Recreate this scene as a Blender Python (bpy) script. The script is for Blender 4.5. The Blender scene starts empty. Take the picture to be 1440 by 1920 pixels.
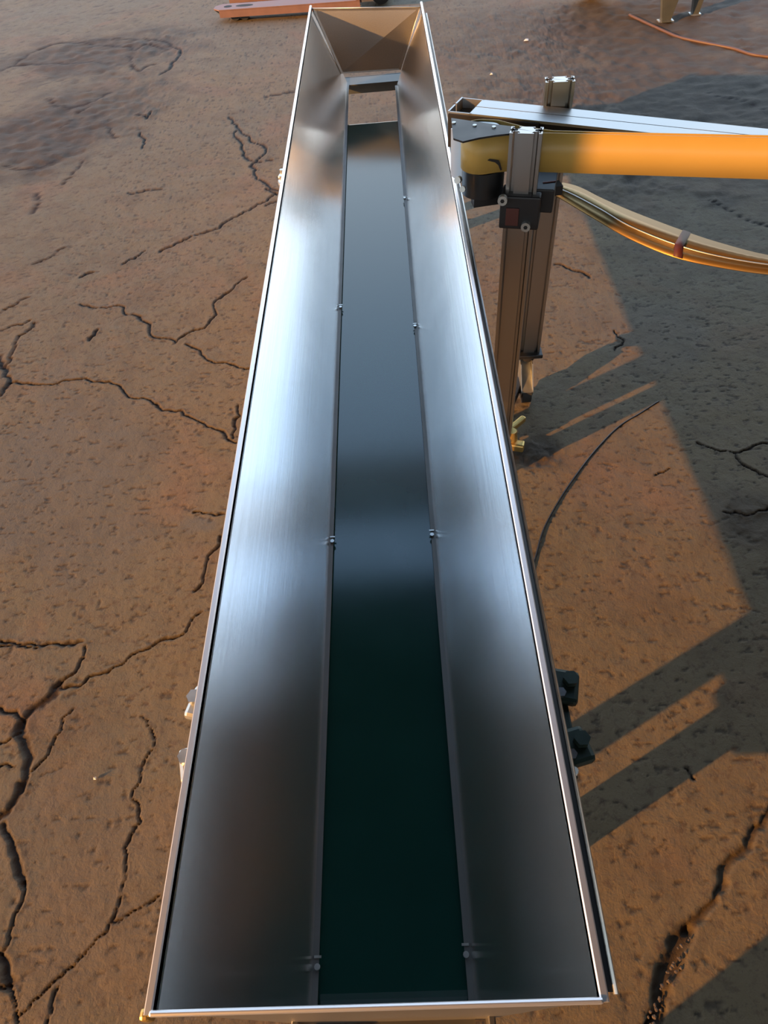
import bpy, bmesh, math, random
import numpy as np
from mathutils import Matrix, Vector
random.seed(4)
S = bpy.context.scene
COL = S.collection
# ------------------------------------------------------------------ camera
CAMH = 1.6
FPX = 1266.97
R3 = np.array([[0.99732956, -0.05982434, -0.04189027],
               [-0.01994588, -0.77489746, 0.63177219],
               [-0.07025602, -0.62924954, -0.77402139]])
cam = bpy.data.cameras.new('camera'); camo = bpy.data.objects.new('camera', cam); COL.objects.link(camo)
M4 = Matrix.Identity(4)
for i in range(3):
    M4[i][0] = R3[i, 0]; M4[i][1] = -R3[i, 1]; M4[i][2] = -R3[i, 2]
M4[2][3] = CAMH
camo.matrix_world = M4
cam.sensor_fit = 'VERTICAL'; cam.sensor_height = 24; cam.lens = FPX/1920*24
cam.clip_start = 0.02; cam.clip_end = 300
S.camera = camo
# ------------------------------------------------------------------ light
S.view_settings.view_transform = 'Standard'; S.view_settings.look = 'None'
S.view_settings.gamma = 1; S.view_settings.use_curve_mapping = False
S.view_settings.exposure = 0.0
w = bpy.data.worlds.new('world'); S.world = w; w.use_nodes = True
nt = w.node_tree; bg = nt.nodes['Background']
tc = nt.nodes.new('ShaderNodeTexCoord'); sx = nt.nodes.new('ShaderNodeSeparateXYZ')
cr = nt.nodes.new('ShaderNodeValToRGB')
nt.links.new(tc.outputs['Generated'], sx.inputs[0]); nt.links.new(sx.outputs['Z'], cr.inputs[0])
el = cr.color_ramp.elements
el[0].position = 0.0; el[0].color = (0.80, 0.78, 0.74, 1)
el[1].position = 1.0; el[1].color = (0.26, 0.50, 0.92, 1)
e = el.new(0.25); e.color = (0.74, 0.83, 0.90, 1)
e = el.new(0.60); e.color = (0.48, 0.70, 0.98, 1)
nt.links.new(cr.outputs[0], bg.inputs['Color']); bg.inputs['Strength'].default_value = 2.6
KS, KY = 2.75, 2.75*0.53
sdir = Vector((KS, KY, -1)).normalized()
sun = bpy.data.lights.new('sun', 'SUN'); suno = bpy.data.objects.new('sun', sun); COL.objects.link(suno)
suno.rotation_euler = sdir.to_track_quat('-Z', 'Y').to_euler(); suno.location = (-6, -3, 5)
sun.energy = 8.5; sun.color = (1.0, 0.45, 0.11); sun.angle = math.radians(0.6)

# ------------------------------------------------------------------ helpers
def V(p, z=0.0):
    """point on the horizontal plane z seen at the photograph's pixel p (used for measuring only)"""
    r = R3 @ np.array([p[0]-720, p[1]-960, FPX]); s = (z-CAMH)/r[2]
    return (r[0]*s, r[1]*s, z)
class MB:
    def __init__(s): s.v = []; s.f = []; s.sm = []
    def add(s, vs, fs, smooth=False):
        o = len(s.v); s.v += [tuple(map(float, a)) for a in vs]
        for f in fs: s.f.append(tuple(i+o for i in f)); s.sm.append(smooth)
    def box(s, c, d, yaw=0.0, tilt=0.0, bev=0.0):
        hx, hy, hz = d[0]/2, d[1]/2, d[2]/2
        if bev <= 0:
            vs = [(x*hx, y*hy, z*hz) for z in (-1, 1) for x, y in ((-1,-1),(1,-1),(1,1),(-1,1))]
            fs = [(3,2,1,0),(4,5,6,7),(0,1,5,4),(1,2,6,5),(2,3,7,6),(3,0,4,7)]
        else:
            b = min(bev, hx*.9, hy*.9, hz*.9); vs = []; 
            bm = bmesh.new(); bmesh.ops.create_cube(bm, size=1)
            for q in bm.verts: q.co = Vector((q.co.x*d[0], q.co.y*d[1], q.co.z*d[2]))
            bmesh.ops.bevel(bm, geom=bm.edges[:], offset=b, segments=2, profile=.5, affect='EDGES')
            bm.verts.ensure_lookup_table(); vs = [tuple(q.co) for q in bm.verts]
            fs = [tuple(q.index for q in f.verts) for f in bm.faces]; bm.free()
        m = Matrix.Rotation(yaw, 3, 'Z') @ Matrix.Rotation(tilt, 3, 'Y')
        s.add([tuple(m @ Vector(a) + Vector(c)) for a in vs], fs)
    def cyl(s, a, b, r, n=20, r2=None, caps=True):
        a = Vector(a); b = Vector(b); r2 = r if r2 is None else r2
        q = (b-a).to_track_quat('Z', 'Y').to_matrix()
        vs = []
        for k in range(n):
            t = 2*math.pi*k/n; d = q @ Vector((math.cos(t), math.sin(t), 0))
            vs.append(a+d*r); vs.append(b+d*r2)
        s.add(vs, [(2*k, 2*((k+1) % n), 2*((k+1) % n)+1, 2*k+1) for k in range(n)], True)
        if caps:
            s.add([vs[2*k] for k in range(n)], [tuple(range(n))[::-1]])
            s.add([vs[2*k+1] for k in range(n)], [tuple(range(n))])
    def prism(s, poly, a, b, closed=True, smooth=False):
        """poly: list of 2D points -> a(u,v) start 3D, b end 3D mapping functions"""
        n = len(poly); vs = [a(*p) for p in poly]+[b(*p) for p in poly]
        s.add(vs, [(k, (k+1) % n, n+(k+1) % n, n+k) for k in range(n if closed else n-1)], smooth)
        if closed:
            s.add(vs[:n], [tuple(range(n))[::-1]]); s.add(vs[n:], [tuple(range(n))])
    def tube(s, pts, r, n=8):
        pts = [Vector(p) for p in pts]; rings = []
        for i, p in enumerate(pts):
            t = (pts[min(i+1, len(pts)-1)]-pts[max(i-1, 0)]).normalized()
            x = t.cross(Vector((0, 0, 1))); x = x.normalized() if x.length > 1e-4 else Vector((1, 0, 0))
            y = x.cross(t); rr = r[i] if isinstance(r, (list, tuple)) else r
            rings.append([p+(x*math.cos(2*math.pi*k/n)+y*math.sin(2*math.pi*k/n))*rr for k in range(n)])
        vs = [q for g in rings for q in g]; fs = []
        for i in range(len(pts)-1):
            for k in range(n): fs.append((i*n+k, i*n+(k+1) % n, (i+1)*n+(k+1) % n, (i+1)*n+k))
        fs.append(tuple(range(n))[::-1]); fs.append(tuple((len(pts)-1)*n+k for k in range(n)))
        s.add(vs, fs, True)
    def strip(s, A, B, th=(0, 0, -0.002)):
        """sheet between two polylines, thickened by vector th"""
        n = len(A); th = Vector(th)
        A = [Vector(a) for a in A]; B = [Vector(b) for b in B]
        vs = A+B+[a+th for a in A]+[b+th for b in B]; fs = []
        for i in range(n-1):
            fs += [(i, i+1, n+i+1, n+i), (2*n+i, 3*n+i, 3*n+i+1, 2*n+i+1), (i, 2*n+i, 2*n+i+1, i+1), (n+i, n+i+1, 3*n+i+1, 3*n+i)]
        fs += [(0, n, 3*n, 2*n), (n-1, 3*n-1, 4*n-1, 2*n-1)]
        s.add(vs, fs, True)
    def build(s, name, mat, parent=None, label=None):
        me = bpy.data.meshes.new(name); me.from_pydata(s.v, [], s.f); me.update()
        me.polygons.foreach_set('use_smooth', s.sm)
        bm = bmesh.new(); bm.from_mesh(me); bmesh.ops.recalc_face_normals(bm, faces=bm.faces); bm.to_mesh(me); bm.free()
        me.materials.append(mat)
        o = bpy.data.objects.new(name, me); COL.objects.link(o)
        if parent:
            o.parent = parent
            p = parent
            inv = Vector((0, 0, 0))
            while p: inv += p.location; p = p.parent
            if inv.length > 0: me.transform(Matrix.Translation(-inv))
        if label: o['label'] = label
        return o
def empty(name, loc, label, cat, group=None):
    o = bpy.data.objects.new(name, None); COL.objects.link(o); o.location = loc; o.empty_display_size = .1
    o['label'] = label; o['category'] = cat
    if group: o['group'] = group
    return o
def tag(o, label, cat, group=None):
    o['label'] = label; o['category'] = cat
    if group: o['group'] = group
    return o

# ------------------------------------------------------------------ materials
def mat(name, col, rough=.5, metal=0.0, bump=None, var=0.0, vscale=20, spec=.5, coord='Object', stretch=(1, 1, 1)):
    m = bpy.data.materials.new(name); m.use_nodes = True; n = m.node_tree; b = n.nodes['Principled BSDF']
    b.inputs['Roughness'].default_value = rough; b.inputs['Metallic'].default_value = metal
    b.inputs['Specular IOR Level'].default_value = spec
    b.inputs['Base Color'].default_value = (*col, 1)
    t = n.nodes.new('ShaderNodeTexCoord'); mp = n.nodes.new('ShaderNodeMapping'); mp.inputs['Scale'].default_value = stretch
    n.links.new(t.outputs[coord], mp.inputs[0])
    no = n.nodes.new('ShaderNodeTexNoise'); no.inputs['Scale'].default_value = vscale; no.inputs['Detail'].default_value = 4
    n.links.new(mp.outputs[0], no.inputs['Vector'])
    if var > 0:
        mx = n.nodes.new('ShaderNodeMix'); mx.data_type = 'RGBA'
        mx.inputs['A'].default_value = (*[c*(1-var) for c in col], 1); mx.inputs['B'].default_value = (*[min(1, c*(1+var)) for c in col], 1)
        n.links.new(no.outputs['Fac'], mx.inputs['Factor']); n.links.new(mx.outputs['Result'], b.inputs['Base Color'])
        mr = n.nodes.new('ShaderNodeMapRange'); mr.inputs['To Min'].default_value = rough*.8; mr.inputs['To Max'].default_value = min(1, rough*1.2)
        n.links.new(no.outputs['Fac'], mr.inputs['Value']); n.links.new(mr.outputs[0], b.inputs['Roughness'])
    if bump:
        bu = n.nodes.new('ShaderNodeBump'); bu.inputs['Strength'].default_value = bump; bu.inputs['Distance'].default_value = .002
        n.links.new(no.outputs['Fac'], bu.inputs['Height']); n.links.new(bu.outputs[0], b.inputs['Normal'])
    return m
ANR = 0.25
def steel(name, weld=False, ROUGH=.17, ANI=1.0, ALB=1.0):
    """brushed stainless sheet, brushed along its length (Y)"""
    m = bpy.data.materials.new(name); m.use_nodes = True; n = m.node_tree; b = n.nodes['Principled BSDF']; L = n.links.new
    b.inputs['Metallic'].default_value = 1; b.inputs['Anisotropic'].default_value = ANI
    tg = n.nodes.new('ShaderNodeCombineXYZ'); tg.inputs[1].default_value = 1; L(tg.outputs[0], b.inputs['Tangent']); b.inputs['Anisotropic Rotation'].default_value = ANR
    t = n.nodes.new('ShaderNodeTexCoord'); mp = n.nodes.new('ShaderNodeMapping'); mp.inputs['Scale'].default_value = (260, 3, 260)
    L(t.outputs['Object'], mp.inputs[0])
    no = n.nodes.new('ShaderNodeTexNoise'); no.inputs['Scale'].default_value = 1; no.inputs['Detail'].default_value = 3; L(mp.outputs[0], no.inputs['Vector'])
    n2 = n.nodes.new('ShaderNodeTexNoise'); n2.inputs['Scale'].default_value = 6; n2.inputs['Detail'].default_value = 5; L(t.outputs['Object'], n2.inputs['Vector'])
    mr = n.nodes.new('ShaderNodeMapRange'); mr.inputs['From Min'].default_value = .3; mr.inputs['From Max'].default_value = .7
    mr.inputs['To Min'].default_value = ROUGH; mr.inputs['To Max'].default_value = ROUGH+.015
    L(n2.outputs['Fac'], mr.inputs['Value']); L(mr.outputs[0], b.inputs['Roughness'])
    cr = n.nodes.new('ShaderNodeValToRGB'); L(no.outputs['Fac'], cr.inputs[0])
    cr.color_ramp.elements[0].position = .3; cr.color_ramp.elements[0].color = (.84*ALB, .84*ALB, .84*ALB, 1)
    cr.color_ramp.elements[1].position = .7; cr.color_ramp.elements[1].color = (.93*ALB, .93*ALB, .925*ALB, 1)
    out = cr.outputs[0]
    if weld:   # heat tint left by the spot welds, spaced along the upper edge
        sx = n.nodes.new('ShaderNodeSeparateXYZ'); L(t.outputs['Object'], sx.inputs[0])
        def mth(op, a, bb=None, c=None):
            q = n.nodes.new('ShaderNodeMath'); q.operation = op
            for i, x in enumerate((a, bb, c)):
                if x is None: continue
                if isinstance(x, (int, float)): q.inputs[i].default_value = x
                else: L(x, q.inputs[i])
            return q.outputs[0]
        fr = mth('PINGPONG', mth('ADD', sx.outputs['Y'], .03), .085)          # 0..0.08
        d1 = mth('DIVIDE', fr, .040); dz = mth('DIVIDE', mth('SUBTRACT', .754, sx.outputs['Z']), .016)
        dd = mth('SQRT', mth('ADD', mth('MULTIPLY', d1, d1), mth('MULTIPLY', dz, dz)))
        dn = mth('ADD', dd, mth('MULTIPLY', mth('SUBTRACT', n2.outputs['Fac'], .5), 1.2))
        k = n.nodes.new('ShaderNodeMapRange'); k.inputs['From Min'].default_value = 1.1; k.inputs['From Max'].default_value = .6
        L(dn, k.inputs['Value']); fd = n.nodes.new('ShaderNodeMapRange'); fd.inputs['From Min'].default_value = .7; fd.inputs['From Max'].default_value = 1.8; L(sx.outputs['Y'], fd.inputs['Value']); kk = mth('MULTIPLY', k.outputs[0], fd.outputs[0])
        mx = n.nodes.new('ShaderNodeMix'); mx.data_type = 'RGBA'; L(kk, mx.inputs['Factor'])
        L(out, mx.inputs['A']); mx.inputs['B'].default_value = (.44, .46, .54, 1); out = mx.outputs['Result']
    L(out, b.inputs['Base Color'])
    bu = n.nodes.new('ShaderNodeBump'); bu.inputs['Strength'].default_value = .13; bu.inputs['Distance'].default_value = .0004
    L(no.outputs['Fac'], bu.inputs['Height']); L(bu.outputs[0], b.inputs['Normal'])
    return m
STEEL = steel('brushed_stainless'); STEELW = steel('brushed_stainless_welded', True)
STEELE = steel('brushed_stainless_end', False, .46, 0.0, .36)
STEELP = mat('polished_steel', (.78, .78, .80), .22, 1.0)
ALU = mat('anodised_aluminium', (.46, .45, .44), .30, 1.0)
ALUM = mat('matt_aluminium', (.47, .48, .48), .42, 1.0)
BLACK = mat('black_metal', (.012, .012, .014), .45, 0, var=.2)
BLACKP = mat('black_plastic', (.015, .015, .016), .35)
HOLE = mat('dark_hole', (.01, .01, .01), .8)
RUBBER = mat('black_rubber', (.02, .02, .02), .7)
BELTM = mat('green_pvc_belt', (.005, .034, .028), .14, 0, var=.18, vscale=9, bump=.04, spec=.7)
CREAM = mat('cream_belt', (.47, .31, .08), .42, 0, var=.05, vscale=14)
BRONZE = mat('amber_tinted_steel', (.30, .19, .07), .38, .8)
ZINC = mat('yellow_zinc', (.62, .42, .14), .35, .8, var=.2, vscale=60)
GALV = mat('galvanised_steel', (.55, .57, .56), .4, .9, var=.15, vscale=50)
RIMM = mat('satin_steel', (.80, .79, .80), .42, .9)
LEDGE = mat('dull_steel', (.12, .12, .115), .5, 0.3, var=.1, vscale=30)
DARKG = mat('dark_green_casting', (.02, .035, .028), .45, .3, var=.3, vscale=60)
REDP = mat('red_brown_plate', (.075, .018, .014), .5)
PINK = mat('faded_red_paint', (.20, .115, .10), .6, 0, var=.25, vscale=14)
GREYP = mat('dark_grey_paint', (.07, .08, .08), .5, 0, var=.3, vscale=15)
ROOFM = mat('roof_sheet', (.02, .02, .022), .7, 0, var=.2, vscale=2)
WALLM = mat('shed_wall', (.05, .048, .045), .8, 0, var=.2, vscale=2)
CABLE = mat('red_brown_cable', (.10, .055, .04), .5)
FIBRE = bpy.data.materials.new('fibreglass'); FIBRE.use_nodes = True; _n = FIBRE.node_tree; _t = _n.nodes.new('ShaderNodeBsdfTranslucent'); _t.inputs[0].default_value = (.38, .40, .40, 1)
_n.links.new(_t.outputs[0], _n.nodes['Material Output'].inputs[0])
WHITEP = mat('white_paper', (.7, .7, .66), .7)

def floor_material():
    m = bpy.data.materials.new('cracked_concrete'); m.use_nodes = True; n = m.node_tree; b = n.nodes['Principled BSDF']; L = n.links.new
    t = n.nodes.new('ShaderNodeTexCoord')
    def noise(sc, det=5, dist=0, rough=.55):
        q = n.nodes.new('ShaderNodeTexNoise'); q.inputs['Scale'].default_value = sc; q.inputs['Detail'].default_value = det
        q.inputs['Distortion'].default_value = dist; q.inputs['Roughness'].default_value = rough
        L(t.outputs['Object'], q.inputs['Vector']); return q.outputs['Fac']
    def ramp(f, a, bb):
        q = n.nodes.new('ShaderNodeMapRange'); q.inputs['From Min'].default_value = a; q.inputs['From Max'].default_value = bb
        L(f, q.inputs['Value']); return q.outputs[0]
    def mix(f, a, bb):
        q = n.nodes.new('ShaderNodeMix'); q.data_type = 'RGBA'
        L(f, q.inputs['Factor'])
        for x, k in ((a, 'A'), (bb, 'B')):
            if isinstance(x, tuple): q.inputs[k].default_value = (*x, 1)
            else: L(x, q.inputs[k])
        return q.outputs['Result']
    base = mix(ramp(noise(.9, 4), .38, .62), (.155, .118, .070), (.138, .117, .080))
    base = mix(ramp(noise(2.3, 5, .5), .52, .70), base, (.165, .110, .070))      # reddish tint
    base = mix(ramp(noise(5, 8, .3), .50, .72), base, (.120, .092, .060))
    base = mix(ramp(noise(38, 5, .2, .7), .53, .70), base, (.095, .066, .045))    # little dirt-filled pits
    base = mix(ramp(noise(150, 3), .60, .75), base, (.115, .085, .060))
    at = n.nodes.new('ShaderNodeAttribute'); at.attribute_name = 'dirt_shade'
    sp = n.nodes.new('ShaderNodeSeparateColor'); L(at.outputs['Color'], sp.inputs[0])
    base = mix(sp.outputs['Green'], base, (.118, .108, .092))    # grey patches
    base = mix(sp.outputs['Blue'], base, (.062, .048, .036))     # soil stains, dark patches, shade painted at a post foot
    base = mix(sp.outputs['Red'], base, (.028, .017, .011))      # soil packed in the cracks
    L(base, b.inputs['Base Color'])
    r = n.nodes.new('ShaderNodeMapRange'); r.inputs['To Min'].default_value = .62; r.inputs['To Max'].default_value = .85
    L(noise(14, 4), r.inputs['Value']); L(r.outputs[0], b.inputs['Roughness'])
    b.inputs['Specular IOR Level'].default_value = .22
    ad = n.nodes.new('ShaderNodeMath'); ad.operation = 'ADD'; L(noise(45, 8, .3, .65), ad.inputs[0])
    q = n.nodes.new('ShaderNodeMath'); q.operation = 'MULTIPLY'; q.inputs[1].default_value = .35; L(noise(190, 4), q.inputs[0]); L(q.outputs[0], ad.inputs[1])
    bu = n.nodes.new('ShaderNodeBump'); bu.inputs['Strength'].default_value = .7; bu.inputs['Distance'].default_value = .004
    L(ad.outputs[0], bu.inputs['Height']); L(bu.outputs[0], b.inputs['Normal'])
    return m

# ------------------------------------------------------------------ floor with real cracks
rng = np.random.default_rng(7)
def vnoise(X, Y, sc, seed):
    r = np.random.default_rng(seed).random((256, 256)); x = X*sc+1000; y = Y*sc+1000
    xi = np.floor(x).astype(int); yi = np.floor(y).astype(int); fx = x-xi; fy = y-yi
    fx = fx*fx*(3-2*fx); fy = fy*fy*(3-2*fy); a = r[xi % 256, yi % 256]; b = r[(xi+1) % 256, yi % 256]
    c = r[xi % 256, (yi+1) % 256]; d = r[(xi+1) % 256, (yi+1) % 256]
    return (a*(1-fx)+b*fx)*(1-fy)+(c*(1-fx)+d*fx)*fy
def fbm(X, Y, sc, seed, o=4):
    s = 0; a = .5; tot = 0
    for k in range(o): s = s+a*vnoise(X, Y, sc*2**k, seed+k); tot += a; a *= .55
    return s/tot
def axis(lo, hi, step, outer_lo, outer_hi, grow=1.05, mx=.035):
    mid = list(np.arange(lo, hi, step)); up = []; x = mid[-1]; s = step
    while x < outer_hi: s = min(s*grow, mx); x += s; up.append(x)
    dn = []; x = mid[0]; s = step
    while x > outer_lo: s = min(s*grow, mx); x -= s; dn.append(x)
    a = dn[::-1]+mid+up
    far = [a[-1]+d for d in (.3, 1, 3, 8, 20, 45)]; nr = [a[0]-d for d in (45, 20, 8, 3, 1, .3)]
    return np.array(nr+a+far)
gx = axis(-1.45, 1.15, .0042, -3.7, 3.2, 1.04, .03)
gy = axis(0.0, 2.0, .0042, -.5, 8.2, 1.0055, .04)
XX, YY = np.meshgrid(gx, gy)
Z = (fbm(XX, YY, 2.2, 11)-.5)*.008 + (fbm(XX, YY, 16, 21)-.5)*.004
pit = np.clip((fbm(XX*.8, YY*1.5, 58, 31, 4)-.65)/.10, 0, 1); Z -= pit*.002
dirtR = np.zeros_like(XX); greyG = np.zeros_like(XX); dirtShadeB = np.zeros_like(XX)

jx = (fbm(XX, YY, 26, 41, 5)-.5)*.034; jy = (fbm(XX, YY, 26, 51, 5)-.5)*.034
WV = np.clip(fbm(XX, YY, 20, 61, 5)*1.5-.25, 0, 1.2)
def crack(pts, wpx, depth=.008, dark=1.0):
    """pts measured in the photograph; width in photo pixels at the first point, turned into metres on the floor"""
    P = [np.array(V(p)[:2]) for p in pts]
    mid = pts[len(pts)//2]; a = V(mid); b2 = V((mid[0]+1, mid[1])); w = wpx*math.hypot(a[0]-b2[0], a[1]-b2[1])*.62
    w = max(w, .0028+.0022*max(0, a[1]-1))
    # fractal subdivision
    for it in range(3):
        Q = [P[0]]
        for A, B in zip(P[:-1], P[1:]):
            d = B-A; m = (A+B)/2+np.array([-d[1], d[0]])*random.uniform(-.16, .16); Q += [m, B]
        P = Q
    lo = np.min(P, 0)-w*3-.03; hi = np.max(P, 0)+w*3+.03
    ix = np.where((gx > lo[0]) & (gx < hi[0]))[0]; iy = np.where((gy > lo[1]) & (gy < hi[1]))[0]
    if len(ix) == 0 or len(iy) == 0: return
    sl = np.s_[iy[0]:iy[-1]+1, ix[0]:ix[-1]+1]; x = XX[sl]+jx[sl]*.5; y = YY[sl]+jy[sl]*.5
    D = np.full(x.shape, 9.0)
    for A, B in zip(P[:-1], P[1:]):
        d = B-A; l2 = max(d@d, 1e-9); t = np.clip(((x-A[0])*d[0]+(y-A[1])*d[1])/l2, 0, 1)
        D = np.minimum(D, np.hypot(x-A[0]-t*d[0], y-A[1]-t*d[1]))
    ww = w*(.30+1.15*WV[sl]); k = np.clip(1.25-D/ww, 0, 1)
    Z[sl] -= depth*k; Z[sl] += .0015*np.clip(1-D/(w*3.5), 0, 1)
    dirtR[sl] = np.maximum(dirtR[sl], dark*np.clip(k*1.4, 0, 1))
    dirtShadeB[sl] = np.maximum(dirtShadeB[sl], dark*.45*np.clip(1-D/(w*3), 0, 1))
C = [([(0,668),(14,690),(18,715),(0,742)],9),([(18,718),(60,722),(100,722),(190,716),(232,735),(255,748),(285,752),(305,770),(340,772),(375,790),(420,812),(442,830)],4),
 ([(446,760),(440,800),(437,822)],3),([(8,690),(25,660),(50,622),(62,606)],3),([(0,620),(40,610),(56,600)],3),([(0,588),(30,572),(55,558)],2.5),
 ([(150,570),(220,572),(235,590),(285,632)],3),([(285,632),(330,642),(350,625),(380,615),(405,590),(410,560),(440,535),(462,520)],2.5),([(350,645),(385,672),(430,682),(470,690)],2.5),
 ([(167,638),(174,630),(182,618)],5),
 ([(0,132),(28,122),(60,120),(110,117),(160,116),(200,118)],5),([(28,122),(50,103),(85,88),(115,80),(160,78),(210,73),(270,71),(305,77),(320,85),(337,98)],3.5),
 ([(337,98),(322,120),(300,140)],3),([(210,85),(250,95),(275,82),(320,90)],4),([(160,78),(165,90),(185,84),(220,88)],4),([(240,105),(262,135),(290,120)],5),
 ([(90,185),(130,203),(170,192),(205,172)],5),([(110,240),(140,215),(170,200)],5),([(255,215),(275,222),(282,212)],3),([(262,250),(268,278)],2.5),([(200,238),(222,258)],3),
 ([(10,310),(60,318),(100,300)],5),([(120,345),(135,330),(150,300)],4),
 ([(430,220),(447,240),(470,262),(497,288),(482,300),(472,312),(478,325),(500,345),(522,358)],5),([(443,245),(452,275),(474,302)],3),([(480,305),(510,300)],2),
 ([(522,362),(500,378),(470,392),(450,402),(410,428),(370,440),(345,450),(300,470)],4.5),([(498,355),(520,366)],3),([(500,385),(523,378)],2.5),
 ([(62,497),(95,482),(125,462)],4),([(240,362),(270,358),(302,355)],2.5),([(495,183),(520,177),(552,172)],3.5),([(230,495),(250,485),(272,470)],3),
 ([(60,400),(70,380),(68,362)],2.5),([(150,520),(175,510)],4),
 ([(0,1202),(60,1205),(100,1208),(152,1202)],6),([(0,1212),(40,1210),(70,1214)],4),([(157,1212),(150,1240),(128,1270),(105,1285)],5),
 ([(380,1147),(350,1180),(340,1192),(300,1200),(265,1220),(230,1245),(200,1262),(165,1270),(150,1285),(115,1287)],4),
 ([(112,1280),(100,1300),(75,1320),(45,1350),(35,1366)],15),([(42,1352),(46,1400),(50,1440),(40,1485)],12),([(38,1470),(30,1500),(15,1522),(-12,1540)],15),
 ([(0,1328),(28,1336),(38,1350)],6),([(0,1392),(20,1385),(38,1370)],3),([(135,1330),(115,1370),(90,1415),(58,1447)],3),([(0,1440),(30,1438)],4),
 ([(5,1550),(25,1580),(38,1630),(45,1660)],10),([(45,1655),(42,1690),(20,1755),(5,1785)],5),([(0,1780),(14,1830),(20,1850)],13),([(0,1850),(20,1850),(30,1885),(35,1918)],4),
 ([(262,1345),(280,1365),(290,1388),(275,1420),(262,1460),(253,1500),(266,1540),(245,1565)],2.5),([(245,1565),(235,1610),(225,1680),(212,1725)],3),
 ([(212,1725),(200,1750),(165,1785),(120,1825),(80,1865),(35,1908)],4),([(212,1732),(250,1710),(296,1680)],2.5),([(108,1850),(98,1890),(90,1922)],5),
 ([(412,1005),(405,1030),(385,1060),(381,1092),(365,1110)],4),([(361,962),(420,965)],2.5),
 ([(1310,828),(1340,843),(1375,850),(1400,842),(1440,832)],4),([(1378,850),(1395,872),(1440,895)],4),([(1040,495),(1070,505),(1106,521)],3),
 ([(1320,170),(1350,183),(1400,190),(1440,205)],3.5),([(1330,375),(1380,400),(1440,425)],3),([(1290,1440),(1302,1460)],4),([(1230,890),(1255,878)],4),
 ([(1360,960),(1400,965),(1440,950)],5),([(1150,620),(1170,640),(1150,655)],3),([(880,800),(960,812)],3)]
for p, wd in C: crack(p, wd)
# long open joint in the lower right corner with loose rubble
crack([(1462,1490),(1440,1528),(1410,1572),(1385,1605),(1350,1662),(1318,1702),(1290,1747)], 13, .010, .55)
crack([(1290,1745),(1262,1805),(1238,1862),(1220,1925)], 26, .014, .75)
# measured stains, grey and dark patches
def blob(arr, px, rx, ry, amt, seed):
    c = V(px); k = np.exp(-(((XX-c[0])/rx)**2+((YY-c[1])/ry)**2)); k = np.clip((k+(fbm(XX, YY, 6, seed)-.5)*.9-.25)*2.2, 0, 1)
    np.maximum(arr, k*amt, out=arr)
blob(greyG, (90,880), .35, .45, .65, 71); blob(greyG, (150,1010), .25, .2, .5, 72); blob(greyG, (375,985), .07, .035, .9, 73)
blob(greyG, (240,840), .15, .1, .5, 74); blob(greyG, (1200,620), .3, .3, .35, 79); blob(greyG, (150,1600), .25, .3, .3, 82)
blob(dirtShadeB, (190,100), .75, .55, .8, 75); blob(dirtShadeB, (80,250), .6, .6, .95, 76); blob(dirtShadeB, (200,190), .5, .5, .7, 86); blob(dirtShadeB, (1200,80), 1.2, .6, .8, 77); blob(dirtShadeB, (1000,110), .6, .4, .4, 78)
blob(dirtShadeB, (1300,20), 1.5, .5, .9, 80); blob(dirtShadeB, (1280,210), 1.3, 1.1, .85, 84); blob(dirtShadeB, (1000,60), 1.0, .8, .55, 85); blob(dirtShadeB, (1000,850), .10, .10, .9, 81); blob(dirtShadeB, (1420,980), .1, .12, .6, 83)  # the blob by the near post foot paints its contact shade
rg = np.clip((dirtShadeB-.3)*2, 0, 1)*(1-np.clip(dirtR*2, 0, 1)); dirtShadeB = np.maximum(dirtShadeB, pit*.75); Z += (fbm(XX, YY, 15, 91, 5)-.55)*.032*rg
Z -= Z[(np.abs(XX) < 1.5) & (YY > 0) & (YY < 3)].mean()
Z = np.where((np.abs(XX) > 9) | (YY > 14) | (YY < -6), 0, Z)
me = bpy.data.meshes.new('floor'); ny, nx = XX.shape
co = np.stack([XX, YY, Z], -1).reshape(-1, 3).astype(np.float32); idx = np.arange(ny*nx).reshape(ny, nx)
q = np.stack([idx[:-1, :-1], idx[:-1, 1:], idx[1:, 1:], idx[1:, :-1]], -1).reshape(-1, 4).astype(np.int32)
me.vertices.add(len(co)); me.vertices.foreach_set('co', co.ravel()); me.loops.add(q.size); me.loops.foreach_set('vertex_index', q.ravel())
me.polygons.add(len(q)); me.polygons.foreach_set('loop_start', np.arange(0, q.size, 4, dtype=np.int32))
me.polygons.foreach_set('use_smooth', np.ones(len(q), bool)); me.update(calc_edges=True)
ca = me.color_attributes.new('dirt_shade', 'FLOAT_COLOR', 'POINT')
ca.data.foreach_set('color', np.stack([dirtR, greyG, dirtShadeB, np.ones_like(XX)], -1).reshape(-1).astype(np.float32))
me.materials.append(floor_material())
fl = bpy.data.objects.new('floor', me); COL.objects.link(fl); fl['kind'] = 'structure'
fl['label'] = 'brown cracked concrete shop floor with soil in the cracks'

# ------------------------------------------------------------------ the open shed around (outside the frame)
def struct(o): o['kind'] = 'structure'; return o
RZ = 6.2
m = MB()
m.box((0, -2.48, RZ), (18, 13.84, .06)); roof = struct(m.build('ceiling', ROOFM))
m = MB(); m.box((0, 6.05, RZ), (18, 1.1, .01)); m.build('fibreglass_sheet', FIBRE, roof, 'translucent roof sheet')
for y in (-8, -4, 0, 4.40, 5.50):
    m = MB(); m.box((0, y, RZ-.14), (18, .12, .2)); m.build('rafter', ROOFM, roof)
m = MB(); m.box((0, -9.4, 4.95), (18, .2, 2.5)); struct(m.build('wall_back', WALLM))
m = MB(); m.box((9.1, -1.7, 3.1), (.2, 15.2, 6.2)); struct(m.build('wall_right', WALLM))
m = MB()
m.box((-3.2, 1.46-.53*3.2, 4.05), (.19, .19, 4.2), bev=.02)      # added unseen box, blocks sun from the near post and belt end
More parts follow.
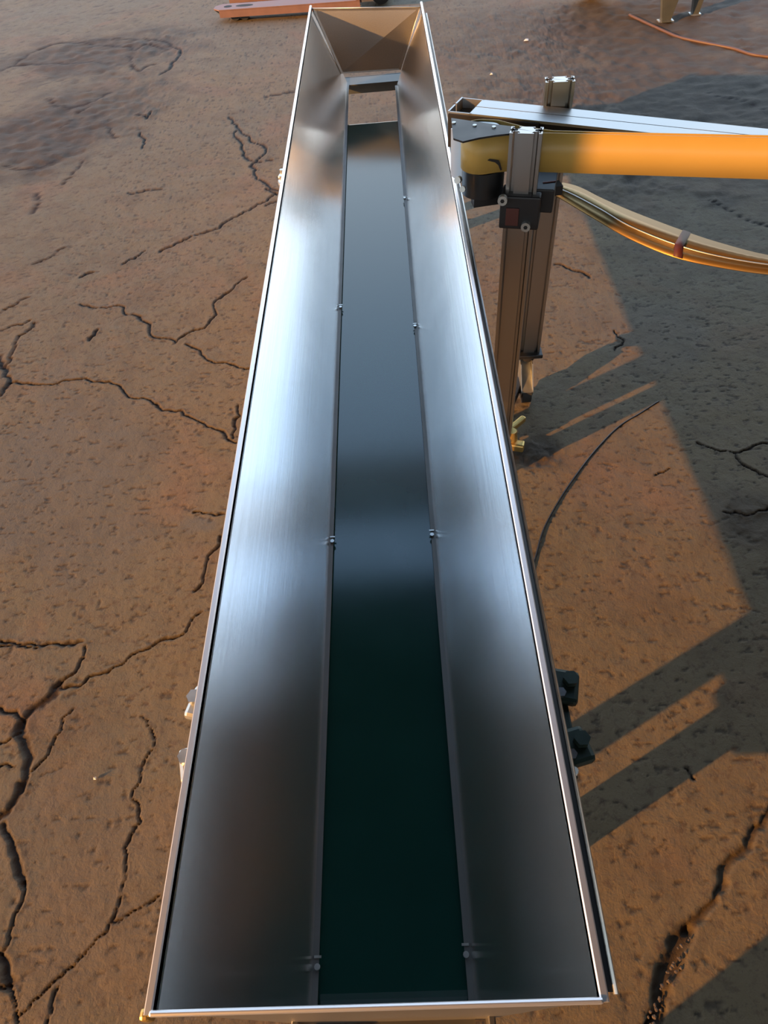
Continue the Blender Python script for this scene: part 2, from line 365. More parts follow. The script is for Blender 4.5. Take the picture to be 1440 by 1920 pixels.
struct(m.build('sun_blocker_1', ROOFM))
m = MB(); m.box((-9.1, -1.9, 5.7), (.2, 14.8, 1.0)); m.box((-9.1, -8.0, 2.6), (.2, 2.8, 5.2)); struct(m.build('shade_wall_left', WALLM))  # added unseen wall, keeps side sky light off the hopper

# ------------------------------------------------------------------ the belt conveyor with its long hopper
conv = empty('belt_conveyor', (-.066, 1.7, 0), 'long narrow belt conveyor with tall stainless hopper walls and green belt', 'conveyor')
YN = .046
RL, RR = -.292, .155                    # inner faces of the rim
ZT, ZB = .77, .481
BL, BR = -.1765, .0445
YFL, YFR = 3.407, 3.32
def panel(sgn, XT, XB, yf):
    th = .0015*sgn
    lip = .016
    prof = [(XT, ZT), (XT, ZT-lip), (XB, ZB), (XB+th, ZB-.002), (XT+2*th, ZT-lip-.002), (XT+2*th, ZT)]
    m = MB(); m.prism(prof, lambda x, z: (x, YN, z), lambda x, z: (x, yf, z)); o = m.build('side_panel', STEELW if sgn > 0 else STEEL, conv)
    m = MB(); m.box((XB-.004*sgn, (YN+yf)/2, ZB-.002), (.0095, yf-YN-.002, .003)); m.build('retaining_ledge', LEDGE, o)
    # rolled rim: rounded hem
    r = .0045; c = XT+sgn*r
    pr = [(c-r, ZT-.010), (c-r, ZT+.0005), (c-r+.0015, ZT+.002), (c+r-.0015, ZT+.002), (c+r, ZT+.0005), (c+r, ZT-.010)]
    m = MB(); m.prism(pr, lambda x, z: (x, YN-.004, z), lambda x, z: (x, yf+.01, z), smooth=False); m.build('rim', RIMM, o)
    return o
PL = panel(-1, RL, BL, YFL); PR = panel(1, RR, BR, YFR)
# outer lip of the right wall; its black web paints the shaded gap
m = MB(); m.prism([(.164, ZT-.032), (.179, ZT-.038), (.179, ZT-.041), (.164, ZT-.035)], lambda x, z: (x, YN+.006, z), lambda x, z: (x, YFR, z)); of = m.build('dark_gap_web', BLACK, PR)
m = MB(); m.tube([(.1795, YN+.004, ZT-.038), (.1795, YFR, ZT-.038)], .0028, 8); m.build('flange_edge', GALV, of)
# end panels
m = MB()
m.add([(RL-.004, YN-.0015, ZT), (RR+.004, YN-.0015, ZT), (BR+.012, YN-.0015, .40), (BL-.012, YN-.0015, .40),
       (RL-.004, YN, ZT), (RR+.004, YN, ZT), (BR+.012, YN, .40), (BL-.012, YN, .40)],
      [(0, 1, 2, 3), (7, 6, 5, 4), (0, 4, 5, 1), (1, 5, 6, 2), (2, 6, 7, 3), (3, 7, 4, 0)])
ne = m.build('end_panel', STEELE, conv)
m = MB(); m.box(((RL+RR)/2, YN-.003, ZT+.001), (RR-RL+.006, .006, .007), bev=.0025); m.build('rim', RIMM, ne)
m = MB(); m.box((RL-.010, YN-.003, ZT-.016), (.012, .012, .022), bev=.004); m.build('corner_tab', ZINC, ne, 'yellow zinc corner tab')
m = MB()
fp = [(RL+.003, 3.385, ZT-.002), (RR-.003, 3.275, ZT-.002), (.0635, 3.345, .530), (-.197, 3.362, .530)]
m.add(fp+[(a, b+.002, c) for a, b, c in fp], [(0, 1, 2, 3), (7, 6, 5, 4), (0, 4, 5, 1), (1, 5, 6, 2), (2, 6, 7, 3), (3, 7, 4, 0)])
fe = m.build('end_panel', STEELE, conv)
m = MB(); m.tube([fp[0], fp[1]], .0022, 6); m.tube([fp[0], fp[3]], .0016, 6); m.tube([fp[1], fp[2]], .0016, 6); m.build('weld_seam', GALV, fe)
# belt loop
def loop(y0, y1, z, r, n=14):
    pts = [(y0, z), (y1, z)]
    pts += [(y1+r*math.sin(a), z-r+r*math.cos(a)) for a in np.linspace(0, math.pi, n)[1:]]
    pts += [(y0-r*math.sin(a), z-r-r*math.cos(a)) for a in np.linspace(0, math.pi, n)]
    return pts
lo_ = loop(.075, 2.965, .470, .030); li = loop(.075, 2.965, .4675, .0275)
m = MB(); n = len(lo_)
XA, XB_ = -.186, .054
vs = [(XA, y, z) for y, z in lo_]+[(XB_, y, z) for y, z in lo_]+[(XA, y, z) for y, z in li]+[(XB_, y, z) for y, z in li]; fs = []
for i in range(n):
    j = (i+1) % n
    fs += [(i, j, n+j, n+i), (2*n+i, 3*n+i, 3*n+j, 2*n+j), (i, 2*n+i, 2*n+j, j), (n+i, n+j, 3*n+j, 3*n+i)]
m.add(vs, fs); belt = m.build('conveyor_belt', BELTM, conv, 'dark green conveyor belt')
for y in (.075, 2.965):
    m = MB(); m.cyl((XA-.002, y, .44), (XB_+.002, y, .44), .0270, 28); ro = m.build('roller', BLACKP, conv)
m = MB(); m.box(((XA+XB_)/2, 1.52, .461), (.20, 2.72, .005)); m.build('slider_bed', GALV, conv)
for x in (XA-.010, XB_+.010):
    m = MB(); m.box((x, 1.5, .4375), (.010, 3.02, .105), bev=.002); fr = m.build('frame_rail', ALU, conv)
    for k in range(7):
        s = -1 if x < 0 else 1
        m = MB(); m.cyl((x+s*.004, .2+k*.45, .43), (x+s*.011, .2+k*.45, .43), .007, 6); m.build('bolt', STEELP, fr)
# small screws at joints in the retaining ledges
for (x, y) in ((627, 1015), (600, 1813), (808, 1003), (868, 1790), (772, 612), (655, 575), (757, 372)):
    p = V((x, y), ZB+.001); xx = BL+.007 if p[0] < -.06 else BR-.007
    par = PL if p[0] < -.06 else PR
    m = MB(); m.cyl((xx, p[1], ZB-.001), (xx, p[1], ZB+.0035), .0042, 10); m.box((xx, p[1]+.012, ZB+.0005), (.010, .003, .002)); m.build('screw', GALV, par)
# discharge chute cross plate under the far end
m = MB(); m.box((-.066, 3.47, .462), (.30, .10, .004)); m.box((-.066, 3.515, .43), (.30, .004, .07)); m.build('chute_plate', GREYP, conv)
for x in (-.212, .080):
    m = MB(); m.box((x, 3.25, .455), (.004, .52, .05)); m.build('chute_arm', GREYP, conv)
# legs
for y in (.27, 1.35, 2.85):
    for x in (-.222, .090):
        m = MB(); m.box((x, y, .2225), (.036, .085 if y < 1 else .06, .385), bev=.003); lg = m.build('leg', ALU, conv)
        m = MB(); m.cyl((x, y, -.001), (x, y, .014), .032, 20); m.cyl((x, y, .012), (x, y, .035), .010, 12); m.build('foot', RUBBER, lg)
    m = MB(); m.box((-.066, y, .10), (.28, .03, .03), bev=.002); m.build('cross_brace', ALU, conv)
# geared motor under the near end
m = MB(); m.box((.00, .20, .335), (.14, .16, .12), bev=.012); m.box((-.066, .14, .385), (.26, .06, .03)); gm = m.build('gear_motor', DARKG, conv)
m = MB(); m.cyl((.07, .20, .30), (.07, .40, .30), .055, 24); m.build('motor_housing', DARKG, gm)
# carrying brackets sticking out past the rim
def bracket(y, sg, dark, tall=1.0):
    x0 = -.246 if sg < 0 else .114; base = -.066
    A = MAT = DARKG if dark else GALV
    xo = base+sg*.272
    m = MB(); m.box(((x0+xo)/2, y, .585), (abs(xo-x0)+.03, .050*tall, .012), bev=.003)
    m.box((x0+sg*.012, y, .53), (.012, .05*tall, .12), bev=.003)
    b = m.build('carrying_bracket', A, conv)
    for k, dy in enumerate((.042, -.052)):
        if tall < 1 and k: dy = -.03
        m = MB()
        xx = xo+sg*(.012 if k == 0 else .010); r = .028*tall
        m.box((xx, y+dy*tall, .596), (.045, .055*tall, .020), yaw=.25*(1 if k else -1), bev=.007)
        m.cyl((xx+sg*.010, y+dy*tall+.006, .60), (xx+sg*.010, y+dy*tall+.006, .618), .012*tall, 6)
        c = m.build('clamp', A, b)
        m = MB(); m.cyl((xx-sg*.008, y+dy*tall-.014, .60), (xx-sg*.008, y+dy*tall-.014, .612), .008*tall, 6); m.build('hex_nut', STEELP, b)
for y, t in ((.405, 1.0), (2.24, .6)):
    bracket(y, -1, False, t); bracket(y, 1, t == 1.0, t)
# small bright bolt low on the right side
p = V((1076, 1447), .60)
m = MB(); m.box(((p[0]+.125)/2, p[1], .592), (p[0]-.115, .014, .006)); m.build('bolt_arm', DARKG, conv)
m = MB(); m.cyl((p[0], p[1], .59), (p[0], p[1], .606), .006, 8); m.build('bolt', WHITEP, conv)
# added unseen box at the near end, casts a shadow on the floor
m = MB(); m.box((0.0, -.36, .29), (.24, .28, .50), bev=.01); sbox = m.build('shadow_box', GREYP, conv)
m = MB(); m.box((-.066, -.09, .42), (.22, .30, .02)); m.build('shadow_box_arm', ALU, conv)
m = MB(); m.box((-.07, -.36, .02), (.03, .22, .045)); m.box((.07, -.36, .02), (.03, .22, .045)); m.build('foot', RUBBER, sbox)

# ------------------------------------------------------------------ side belt machine at the right
mach = empty('side_belt_machine', (.36, 1.70, 0), 'aluminium profile stand holding an upright yellow belt beside the hopper', 'machine')
def tprofile(w, d, g, gd=.011, gw=.0105):
    """outline of a slotted aluminium profile, w by d, slots at +-g on the long faces and one on each short face"""
    h, k = w/2, d/2
    def slot(x): return [(x-gw/2, 0), (x-gw/2, .003), (x-gw, .003), (x-gw*.6, gd), (x+gw*.6, gd), (x+gw, .003), (x+gw/2, .003), (x+gw/2, 0)]
    P = []
    for x in (-g, g): P += [(a, -k+b) for a, b in slot(x)]
    P = [(-h, -k)]+P+[(h, -k)]
    P += [(h-b, a) for a, b in slot(0)]+[(h, k)]
    for x in (g, -g): P += [(2*x-a, k-b) for a, b in slot(x)]
    P += [(-h, k)]+[(-h+b, -a) for a, b in slot(0)]
    return P
def post(c, yaw, z0, z1, w=.070, d=.035, g=.0225, name='post'):
    cs, sn = math.cos(yaw), math.sin(yaw)
    f = lambda z: (lambda x, y: (c[0]+x*cs-y*sn, c[1]+x*sn+y*cs, z))
    m = MB(); m.prism(tprofile(w, d, g), f(z0), f(z1)); o = m.build(name, ALU, mach)
    for s in (-1, 1):
        q = f(z1)(s*g*1.0, 0); m = MB(); m.cyl((q[0], q[1], z1-.004), (q[0], q[1], z1+.0004), .0042, 12); m.build('end_hole', HOLE, o)
    return o
NP = (.297, 1.562); FP = (.418, 1.832)
n1 = post(NP, math.radians(-15), .045, .965)
f1 = post(FP, math.radians(-6), .165, .965)
# far post on a braked castor
m = MB(); m.box((FP[0], FP[1]-.005, .158), (.085, .06, .014), bev=.002); m.cyl((FP[0], FP[1], .15), (FP[0], FP[1], .13), .022, 16); ca_ = m.build('castor_plate', BLACK, f1)
m = MB()
for s in (-1, 1):
    y0 = FP[1]-.02; x0 = FP[0]+s*.019-.01
    m.add([(x0, y0+.035, .135), (x0, y0-.02, .135), (x0, y0-.075, .06), (x0, y0-.06, .025), (x0, y0-.03, .03), (x0, y0+.03, .10)]
          + [(x0+.003, a, b) for a, b in ((y0+.035, .135), (y0-.02, .135), (y0-.075, .06), (y0-.06, .025), (y0-.03, .03), (y0+.03, .10))],
          [(0, 1, 2, 3, 4, 5), (11, 10, 9, 8, 7, 6)]+[(k, (k+1) % 6, 6+(k+1) % 6, 6+k) for k in range(6)])
m.add([(FP[0]-.029, FP[1]+.012, .138), (FP[0]+.012, FP[1]+.012, .138), (FP[0]+.012, FP[1]-.095, .062), (FP[0]-.029, FP[1]-.095, .062),
       (FP[0]-.029, FP[1]+.012, .135), (FP[0]+.012, FP[1]+.012, .135), (FP[0]+.012, FP[1]-.095, .059), (FP[0]-.029, FP[1]-.095, .059)],
      [(0, 1, 2, 3), (7, 6, 5, 4), (0, 4, 5, 1), (1, 5, 6, 2), (2, 6, 7, 3), (3, 7, 4, 0)])
m.build('castor_fork', GALV, f1, 'bright steel castor fork')
m = MB(); m.cyl((FP[0]-.023, FP[1]-.065, .037), (FP[0]+.007, FP[1]-.065, .037), .036, 24); m.build('castor_wheel', RUBBER, f1)
# near post levelling foot: ochre cast clamp
m = MB(); m.cyl((NP[0], NP[1], .0), (NP[0], NP[1], .012), .036, 20); m.cyl((NP[0], NP[1], .01), (NP[0], NP[1], .046), .011, 10)
m.box((NP[0], NP[1], .043), (.072, .05, .012), yaw=-.26, bev=.002); m.build('levelling_foot', ZINC, n1, 'yellow zinc levelling foot')
m = MB(); m.box((NP[0]+.055, NP[1]+.035, .050), (.085, .020, .022), yaw=.75, bev=.006); m.cyl((NP[0]+.036, NP[1]-.012, .03), (NP[0]+.036, NP[1]-.012, .07), .020, 14, .014)
m.box((NP[0]+.05, NP[1]-.03, .02), (.05, .03, .03), yaw=-.3, bev=.006); m.build('foot_clamp', ZINC, n1, 'ochre cast clamp at the foot of the post')
m = MB(); m.box((NP[0]+.045, NP[1]+.135, .055), (.035, .24, .035), yaw=-.42, bev=.003); m.build('foot_beam', BLACK, mach)
# bed beam, seen from above
A = Vector((.147, 1.790, 0)); u = Vector((.967, -.242, -.082)).normalized(); v_ = Vector((.465, .885, 0)); WB = .088; ZR = .93; LB = 1.62
def bx(m, s0, s1, t0, t1, z0, z1):
    P = [A+u*s+v_*t for s, t in ((s0, t0), (s1, t0), (s1, t1), (s0, t1))]
    m.add([(p.x, p.y, p.z+z0) for p in P]+[(p.x, p.y, p.z+z1) for p in P], [(3, 2, 1, 0), (4, 5, 6, 7), (0, 1, 5, 4), (1, 2, 6, 5), (2, 3, 7, 6), (3, 0, 4, 7)])
m = MB(); bx(m, .055, LB, .003, WB-.003, ZR-.072, ZR-.004); beam = m.build('bed_beam', BLACK, mach)
m = MB(); bx(m, .050, LB, .0, WB*.5-.0015, ZR-.006, ZR); bx(m, .050, LB, WB*.5+.0015, WB, ZR-.006, ZR); m.build('cover_strip', ALUM, beam, 'silver cover strips with a narrow slot')
m = MB(); bx(m, 0, .055, .0, .003, ZR-.03, ZR); bx(m, 0, .055, WB-.003, WB, ZR-.03, ZR); bx(m, -.003, .001, 0, WB*.46, ZR-.03, ZR+.001); bx(m, -.003, .001, WB*.54, WB, ZR-.03, ZR+.001)
m.build('end_frame', ALUM, beam); 
m = MB(); bx(m, .001, .056, .003, WB-.003, ZR-.075, ZR-.022); m.build('tensioner_block', BLACKP, beam)
m = MB(); bx(m, .0, .22, -.006, .0, ZR-.080, ZR-.004); sp_ = m.build('side_plate', BLACK, beam)
cp = [V(p, .955) for p in ((846,221),(900,229),(961,237),(957,250),(930,253),(898,258),(868,265),(850,259))]
m = MB(); n = len(cp); m.add(cp+[(x, y, z-.004) for x, y, z in cp], [tuple(range(n)), tuple(range(2*n-1, n-1, -1))]+[(k, (k+1) % n, n+(k+1) % n, n+k) for k in range(n)])
cpl = m.build('cover_plate', BLACK, mach)
for p in ((851,231),(890,236),(926,239)):
    c = V(p, .955); m = MB(); m.cyl((c[0], c[1], .9545), (c[0], c[1], .9575), .0048, 8); m.build('screw', GALV, cpl)
# pulley drum and motor under it
RC = (.208, 1.632); RP = .046
m = MB(); m.cyl((RC[0], RC[1], .868), (RC[0], RC[1], .947), RP-.002, 32); m.build('belt_pulley', GALV, mach)
m = MB(); m.cyl((RC[0]+.008, RC[1]+.004, .805), (RC[0]+.008, RC[1]+.004, .864), RP+.004, 32); m.build('drum_motor', BLACKP, mach)
m = MB(); m.box((.158, 1.672, .875), (.006, .05, .11), yaw=.5, bev=.001); m.build('guard_plate', ALUM, mach)
m = MB(); m.cyl((.156, 1.60, .853), (.150, 1.585, .858), .008, 8); m.cyl((.163, 1.575, .842), (.160, 1.565, .846), .007, 8); m.build('bolt', GALV, mach)
m = MB(); m.box((.30, 1.635, .79), (.22, .03, .022), yaw=math.radians(8)); m.build('motor_arm', BLACK, mach)
# the upright belt: closed loop on edge
path = []
for a in np.linspace(math.radians(80), math.radians(280), 22):
    path.append((RC[0]+RP*math.cos(a), RC[1]+RP*math.sin(a)))
front = [(.240, 1.591), (.275, 1.5925), (.338, 1.576), (.50, 1.535), (.78, 1.465), (1.2, 1.360), (1.50, 1.286)]
path += front
for a in np.linspace(math.radians(-100), math.radians(70), 10): path.append((1.515+.012*math.cos(a), 1.297+.012*math.sin(a)))
path += [(1.2, 1.374), (.78, 1.479), (.5, 1.549), (.36, 1.586), (.30, 1.62), (.25, 1.665)]
zt, zb = .950, .866
m = MB(); n = len(path); P = [Vector((*q, 0)) for q in path]; inn = []
for i in range(n):
    t = (P[(i+1) % n]-P[i-1]).normalized(); inn.append(P[i]+Vector((-t.y, t.x, 0))*.0026)
vs = [(p.x, p.y, zt) for p in P]+[(p.x, p.y, zb) for p in P]+[(p.x, p.y, zt) for p in inn]+[(p.x, p.y, zb) for p in inn]
fs = []
for i in range(n):
    j = (i+1) % n; fs += [(i, j, n+j, n+i), (2*n+i, 3*n+i, 3*n+j, 2*n+j), (i, 2*n+i, 2*n+j, j), (n+i, n+j, 3*n+j, 3*n+i)]
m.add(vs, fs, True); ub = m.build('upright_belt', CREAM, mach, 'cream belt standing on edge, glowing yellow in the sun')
m = MB(); m.cyl((1.513, 1.297, .86), (1.513, 1.297, .955), .009, 24); m.build('belt_pulley', GALV, mach)
# black scuff on the belt
m = MB(); sc = [(918,297),(935,300),(938,306),(941,318),(938,319),(934,309),(928,304),(912,300)]
def onbelt(p):
    r = R3 @ np.array([p[0]-720, p[1]-960, FPX]); s = 1.589/r[1]; return (r[0]*s, 1.5872, CAMH+r[2]*s)
m.add([onbelt(p) for p in sc], [tuple(range(8))]); m.build('scuff_mark', BLACKP, mach, 'black scuff mark')
# clamp block round the near post with bolts and a red-brown plate
yw = math.radians(-15); cs, sn = math.cos(yw), math.sin(yw)
def loc(x, y, z): return (NP[0]+x*cs-y*sn, NP[1]+x*sn+y*cs, z)
m = MB(); m.box(loc(.002, -.002, .795), (.092, .062, .078), yaw=yw, bev=.004); m.box(loc(.05, .05, .81), (.05, .10, .055), yaw=yw, bev=.003); cl = m.build('clamp_block', BLACK, mach)
for dx, dz in ((-.038, .828), (.020, .768)):
    m = MB(); m.cyl(loc(dx, -.032, dz), loc(dx, -.044, dz), .011, 16); b = m.build('bolt', GALV, cl)
    m = MB(); m.cyl(loc(dx, -.044, dz), loc(dx, -.0445, dz), .005, 6); m.build('hex_socket', HOLE, b)
m = MB(); m.box(loc(-.014, -.0345, .787), (.030, .003, .042), yaw=yw, bev=.001); m.build('plate', REDP, cl, 'dark red plate')
m = MB(); pts = [loc(.046, .03, .84), loc(.075, .04, .84), loc(.072, .06, .80), loc(.046, .03, .765)]
m.add(pts+[(a+.0, b+.005, c) for a, b, c in pts], [(0, 1, 2, 3), (7, 6, 5, 4), (0, 4, 5, 1), (1, 5, 6, 2), (2, 6, 7, 3), (3, 7, 4, 0)]); m.build('gusset', REDP, mach, 'dark red gusset')
m = MB(); m.box(((NP[0]+FP[0])/2+.01, (NP[1]+FP[1])/2, .80), (.03, .24, .03), yaw=math.radians(-24)); m.build('tie_bar', BLACK, mach)
# curved guide strip (folded along its middle)
def spl(pts, n=40):
    P = [np.array(p, float) for p in pts]; P = [2*P[0]-P[1]]+P+[2*P[-1]-P[-2]]; out = []
    for i in range(1, len(P)-2):
        for t in np.linspace(0, 1, n//(len(P)-3), endpoint=False):
            out.append(.5*((2*P[i])+(-P[i-1]+P[i+1])*t+(2*P[i-1]-5*P[i]+4*P[i+1]-P[i+2])*t*t+(-P[i-1]+3*P[i]-3*P[i+1]+P[i+2])*t**3))
    out.append(P[-2]); return out
up_ = spl([V(p, .702) for p in ((1030,338),(1080,348),(1130,372),(1190,398),(1280,432),(1350,455),(1440,478),(1560,494))])
mi_ = spl([V(p, .709) for p in ((1026,346),(1068,362),(1125,392),(1180,424),(1265,458),(1345,480),(1440,496),(1560,506))])
lw_ = spl([V(p, .695) for p in ((1022,356),(1058,376),(1115,410),(1180,447),(1262,481),(1345,500),(1440,514),(1560,522))])
m = MB(); m.strip(up_, mi_, (0, 0, -.0018)); gd = m.build('curved_guide', BRONZE, mach, 'curved amber steel guide strip, upper fold')
m = MB(); m.strip(mi_, lw_, (0, 0, -.0018)); m.build('guide_flange', BRONZE, gd)
m = MB(); m.tube(mi_, .0016, 6); m.build('guide_glint', GALV, gd)  # bright tube paints the highlight along the fold
k = len(mi_)//2
j = int(len(mi_)*.56)
m = MB(); m.strip([up_[j]+np.array((0, 0, .001)), mi_[j]+np.array((0, 0, .001)), lw_[j]+np.array((0, 0, .001))], [up_[j+1]+np.array((0, 0, .001)), mi_[j+1]+np.array((0, 0, .001)), lw_[j+1]+np.array((0, 0, .001))], (0, 0, .001)); m.build('joint_tape', REDP, gd, 'dark tape across the joint')
ge = mi_[-1]; m = MB(); m.tube([(ge[0]-.03, ge[1]+.01, .70), (ge[0]-.02, ge[1]+.02, .66), (1.27, 1.29, .66)], .008, 8); m.build('guide_arm', GALV, gd)
# the other end stand of the machine (past the right edge of the frame)
n2_ = post((1.30, 1.30), math.radians(-20), .012, .93); f2_ = post((1.46, 1.50), math.radians(-20), .012, .85)
m = MB(); m.box((1.30, 1.30, .006), (.10, .08, .014)); m.build('foot_plate', GALV, n2_)
m = MB(); m.box((1.46, 1.50, .006), (.10, .08, .014)); m.build('foot_plate', GALV, f2_)

# ------------------------------------------------------------------ things on the floor
def cable(name, px, r, mt, label, cat='cable', z=.004):
    pts = [np.array(V(p, z)) for p in px]; m = MB(); m.tube(spl(pts, 60), r, 8); return tag(m.build(name, mt), label, cat)
cable('cable', [(1180,28),(1210,42),(1245,58),(1278,71),(1340,84),(1375,91),(1410,102),(1450,108),(1520,122)], .009, CABLE, 'thin reddish cable running across the floor beside the wheelbarrow')
cable('shadow_wire', [(1235,752),(1200,775),(1160,800),(1120,840),(1085,884),(1050,935),(1020,990),(1005,1040),(985,1110)], .0028, BLACKP, 'thin dark painted shadow, drawn as a wire curving over the sunlit floor beside the hopper', 'shadow_wire', .002)  # dark tube stands in for a thin cast shadow
for (p, s, lb) in (((986,77), .017, 'white paper scrap on the floor behind the far post'), ((921,141), .010, 'tiny white paper scrap on the floor left of the far post'), ((180,1461), .004, 'tiny white chip on the floor left of the hopper')):
    c = V(p, 0); m = MB(); m.add([(c[0]-s, c[1]-s*.6, .004), (c[0]+s*.9, c[1]-s*.8, .006), (c[0]+s, c[1]+s*.7, .010), (c[0]-s*.3, c[1]+s, .005), (c[0]-s*.2, c[1], .014)],
        [(0, 1, 4), (1, 2, 4), (2, 3, 4), (3, 0, 4), (3, 2, 1, 0)]); tag(m.build('paper_scrap', WHITEP), lb, 'scrap')
# rubble in the joint
for k in range(34):
    t = random.random(); p = (1292-75*t+random.uniform(-16, 16), 1745+180*t); c = V(p, 0); s = random.uniform(.002, .0045)
    bm = bmesh.new(); bmesh.ops.create_icosphere(bm, subdivisions=1, radius=s)
    for q in bm.verts: q.co *= random.uniform(.7, 1.2); q.co.z *= .7; q.co += Vector((c[0], c[1], -.002))
    me = bpy.data.meshes.new('pebble'); bm.to_mesh(me); bm.free()
    if k == 0: PEB = mat('crumbled_concrete', (.11, .08, .058), .8, 0, var=.2, vscale=80)
    me.materials.append(PEB); o = bpy.data.objects.new('pebble', me); COL.objects.link(o)
    tag(o, 'crumb of broken concrete lying in the open floor joint at lower right', 'pebble', 'crumbs in the open floor joint')

# ------------------------------------------------------------------ pallet truck, top left
pt = empty('pallet_truck', (-.6, 6.7, 0), 'faded red pallet truck, fork tips behind the far end of the hopper', 'pallet truck')
fz = .085
def fork(tip, end, wd, nm='fork'):
    a = Vector((*V(tip, fz)[:2], 0)); b = Vector((*V(end, fz)[:2], 0)); d = (b-a).normalized(); nn = Vector((-d.y, d.x, 0)); L = 1.15
    out = [(0, .03), (.02, .0), (.05, -.0)]
    poly = [(0, wd*.32), (.05, .0), (L, .0), (L, wd), (.05, wd), (0, wd*.68)]
    T = lambda z: (lambda s, t: tuple(a+d*s+nn*t+Vector((0, 0, z))))
    m = MB(); m.prism(poly, T(fz-.008), T(fz)); 
    bxs = ((.0, .008), (wd-.008, wd))
    for t0, t1 in bxs: m.prism([(.05, t0), (L, t0), (L, t1), (.05, t1)], T(fz-.052), T(fz-.006))
    f = m.build(nm, PINK, pt)
    # sloping nose
    m = MB(); q = [T(fz-.006)(0, wd*.32), T(fz-.006)(0, wd*.68), T(fz-.052)(.07, wd*.8), T(fz-.052)(.07, wd*.2)]
    q2 = [(x, y, z-.004) for x, y, z in q]; m.add(q+q2, [(0, 1, 2, 3), (7, 6, 5, 4), (0, 4, 5, 1), (1, 5, 6, 2), (2, 6, 7, 3), (3, 7, 4, 0)]); m.build('nose_plate', GREYP, f)
    for s0, s1 in ((.075, .14), (.17, .31)):
        m = MB(); cx_ = [( (s0+s1)/2+(s1-s0)/2*math.cos(t), wd*.52+wd*.19*math.sin(t)) for t in np.linspace(0, 2*math.pi, 16, endpoint=False)]
        m.prism(cx_, T(fz-.004), T(fz+.0006)); m.build('cutout', HOLE, f)
    for s in (.16, .235):
        c0 = T(.041)(s, wd*.22); c1 = T(.041)(s, wd*.78); m = MB(); m.cyl(c0, c1, .0405, 20); m.build('load_roller', RUBBER, f)
    m = MB(); m.prism([(.30, wd*.45), (L, wd*.45), (L, wd*.55), (.30, wd*.55)], T(fz-.06), T(fz-.045)); m.build('push_rod', STEELP, f)
    return a, d, nn, L
a, d, nn, L = fork((398, 20), (790, -8), .155)
off = nn*.38
a2 = a+off
def px_of(P):
    r = R3.T @ (np.array(P)-np.array([0, 0, CAMH])); return (720+FPX*r[0]/r[2], 960+FPX*r[1]/r[2])
e2 = a2+d*1.15
fork(px_of((a2.x, a2.y, fz)), px_of((e2.x, e2.y, fz)), .155)
T = lambda s, t, z: tuple(a+d*s+nn*t+Vector((0, 0, z)))
m = MB(); P = [T(1.12, -.0, 0), T(1.36, 0, 0), T(1.36, .535, 0), T(1.12, .535, 0)]
m.add([(x, y, .09) for x, y, z in P]+[(x, y, .30) for x, y, z in P], [(3, 2, 1, 0), (4, 5, 6, 7), (0, 1, 5, 4), (1, 2, 6, 5), (2, 3, 7, 6), (3, 0, 4, 7)]); m.build('pump_housing', PINK, pt)
m = MB(); m.cyl(T(1.3, .20, .08), T(1.3, .34, .08), .08, 24); m.build('steer_wheel', RUBBER, pt)
m = MB(); m.tube([T(1.34, .27, .29), T(1.48, .27, .75), T(1.6, .27, 1.1)], .018, 10); m.tube([T(1.6, .14, 1.12), T(1.6, .27, 1.08), T(1.6, .40, 1.12)], .015, 10); m.build('handle', BLACK, pt)

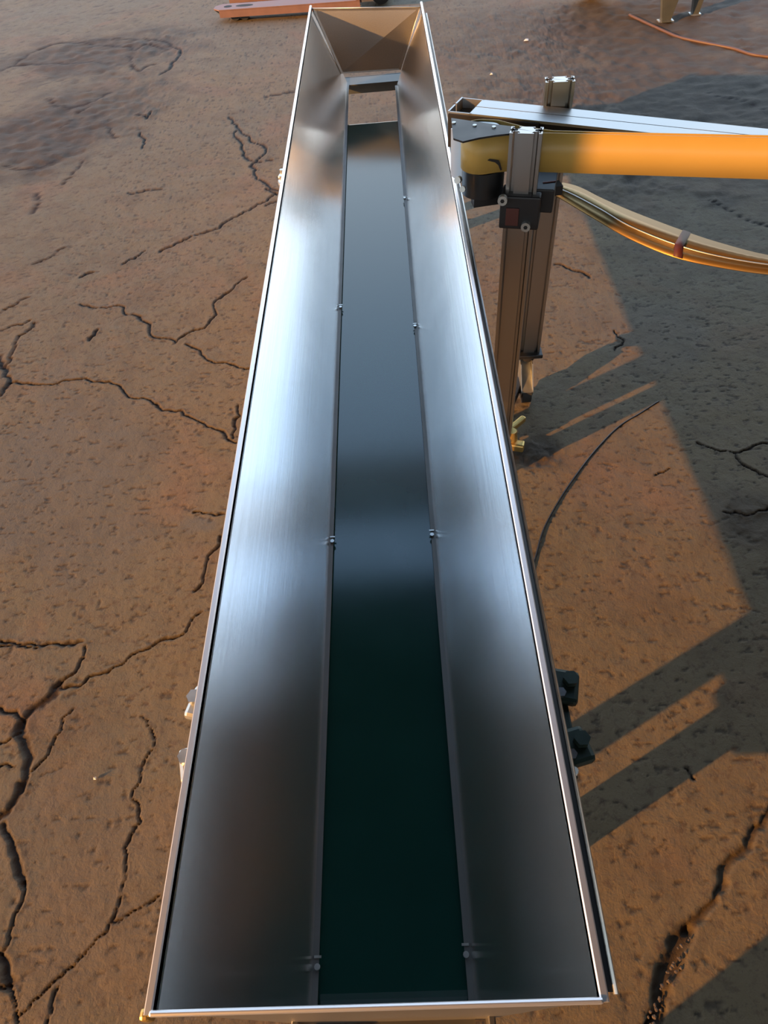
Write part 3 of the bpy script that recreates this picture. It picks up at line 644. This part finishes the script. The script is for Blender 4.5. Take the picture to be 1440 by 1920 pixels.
# ------------------------------------------------------------------ wheelbarrow, top right
wbx, wby = V((1247, 40), 0)[:2]; wh = V((1100, 8), 0)
wb = empty('wheelbarrow', (wbx, wby, 0), 'dark wheelbarrow with tapered legs at the top right edge', 'wheelbarrow')
g2 = Vector((*V((1302, 27), 0)[:2], 0)); g1 = Vector((wbx, wby, 0))
for q, s in ((g1, 1.35), (g2, .95)):
    m = MB(); m.box((q.x, q.y, .006), (.05*s, .05*s, .012), bev=.003)
    vs = []
    for z, hw in ((.01, .022*s), (.22, .055*s)): vs += [(q.x+x*hw, q.y+y*.022, z) for x, y in ((-1,-1),(1,-1),(1,1),(-1,1))]
    m.add(vs, [(3,2,1,0),(4,5,6,7),(0,1,5,4),(1,2,6,5),(2,3,7,6),(3,0,4,7)]); lg = m.build('leg', GREYP, wb)
    m = MB(); m.box((q.x, q.y, .004), (.075*s, .06, .008)); m.build('foot_pad', GALV, lg)
m = MB(); c = Vector((wh[0]+.05, wh[1]+.10, .17))
ax = Vector((.15, .98, 0)).normalized()
tor = []
rr, tr = .125, .045; ux = ax.cross(Vector((0, 0, 1))).normalized()
NS, NT = 32, 12
for i in range(NS):
    a1 = 2*math.pi*i/NS; rad = ux*math.cos(a1)+Vector((0, 0, 1))*math.sin(a1)
    for j_ in range(NT): b1 = 2*math.pi*j_/NT; tor.append(c+rad*(rr+tr*math.cos(b1))+ax*tr*math.sin(b1))
m.add(tor, [(i*NT+j_, i*NT+(j_+1) % NT, ((i+1) % NS)*NT+(j_+1) % NT, ((i+1) % NS)*NT+j_) for i in range(NS) for j_ in range(NT)], True)
wl = m.build('wheel', RUBBER, wb)
m = MB(); m.cyl(c-ax*.02, c+ax*.02, .085, 20); m.cyl(c-ax*.07, c+ax*.07, .012, 12); m.build('hub', GALV, wl)
mid = (g1+g2)/2
cc = Vector(((mid.x+c.x)/2, (mid.y+c.y)/2+.12, 0))
m = MB(); lo4 = [(-.30, -.16, .30), (.28, -.20, .26), (.28, .20, .26), (-.30, .16, .30)]; hi4 = [(-.46, -.30, .55), (.42, -.33, .50), (.42, .33, .50), (-.46, .30, .55)]
m.add([tuple(cc+Vector(p)) for p in lo4+hi4], [(3, 2, 1, 0), (0, 1, 5, 4), (1, 2, 6, 5), (2, 3, 7, 6), (3, 0, 4, 7)]); o = m.build('tray', GREYP, wb)
sm = o.modifiers.new('solid', 'SOLIDIFY'); sm.thickness = .003
for s in (-1, 1):
    m = MB(); m.tube([c+ax*s*.06, cc+Vector((-.25, s*.15, .285)), cc+Vector((.28, s*.19, .25)), cc+Vector((.95, s*.27, .50))], .014, 10); m.build('handle', GALV, wb)
print('scene built')
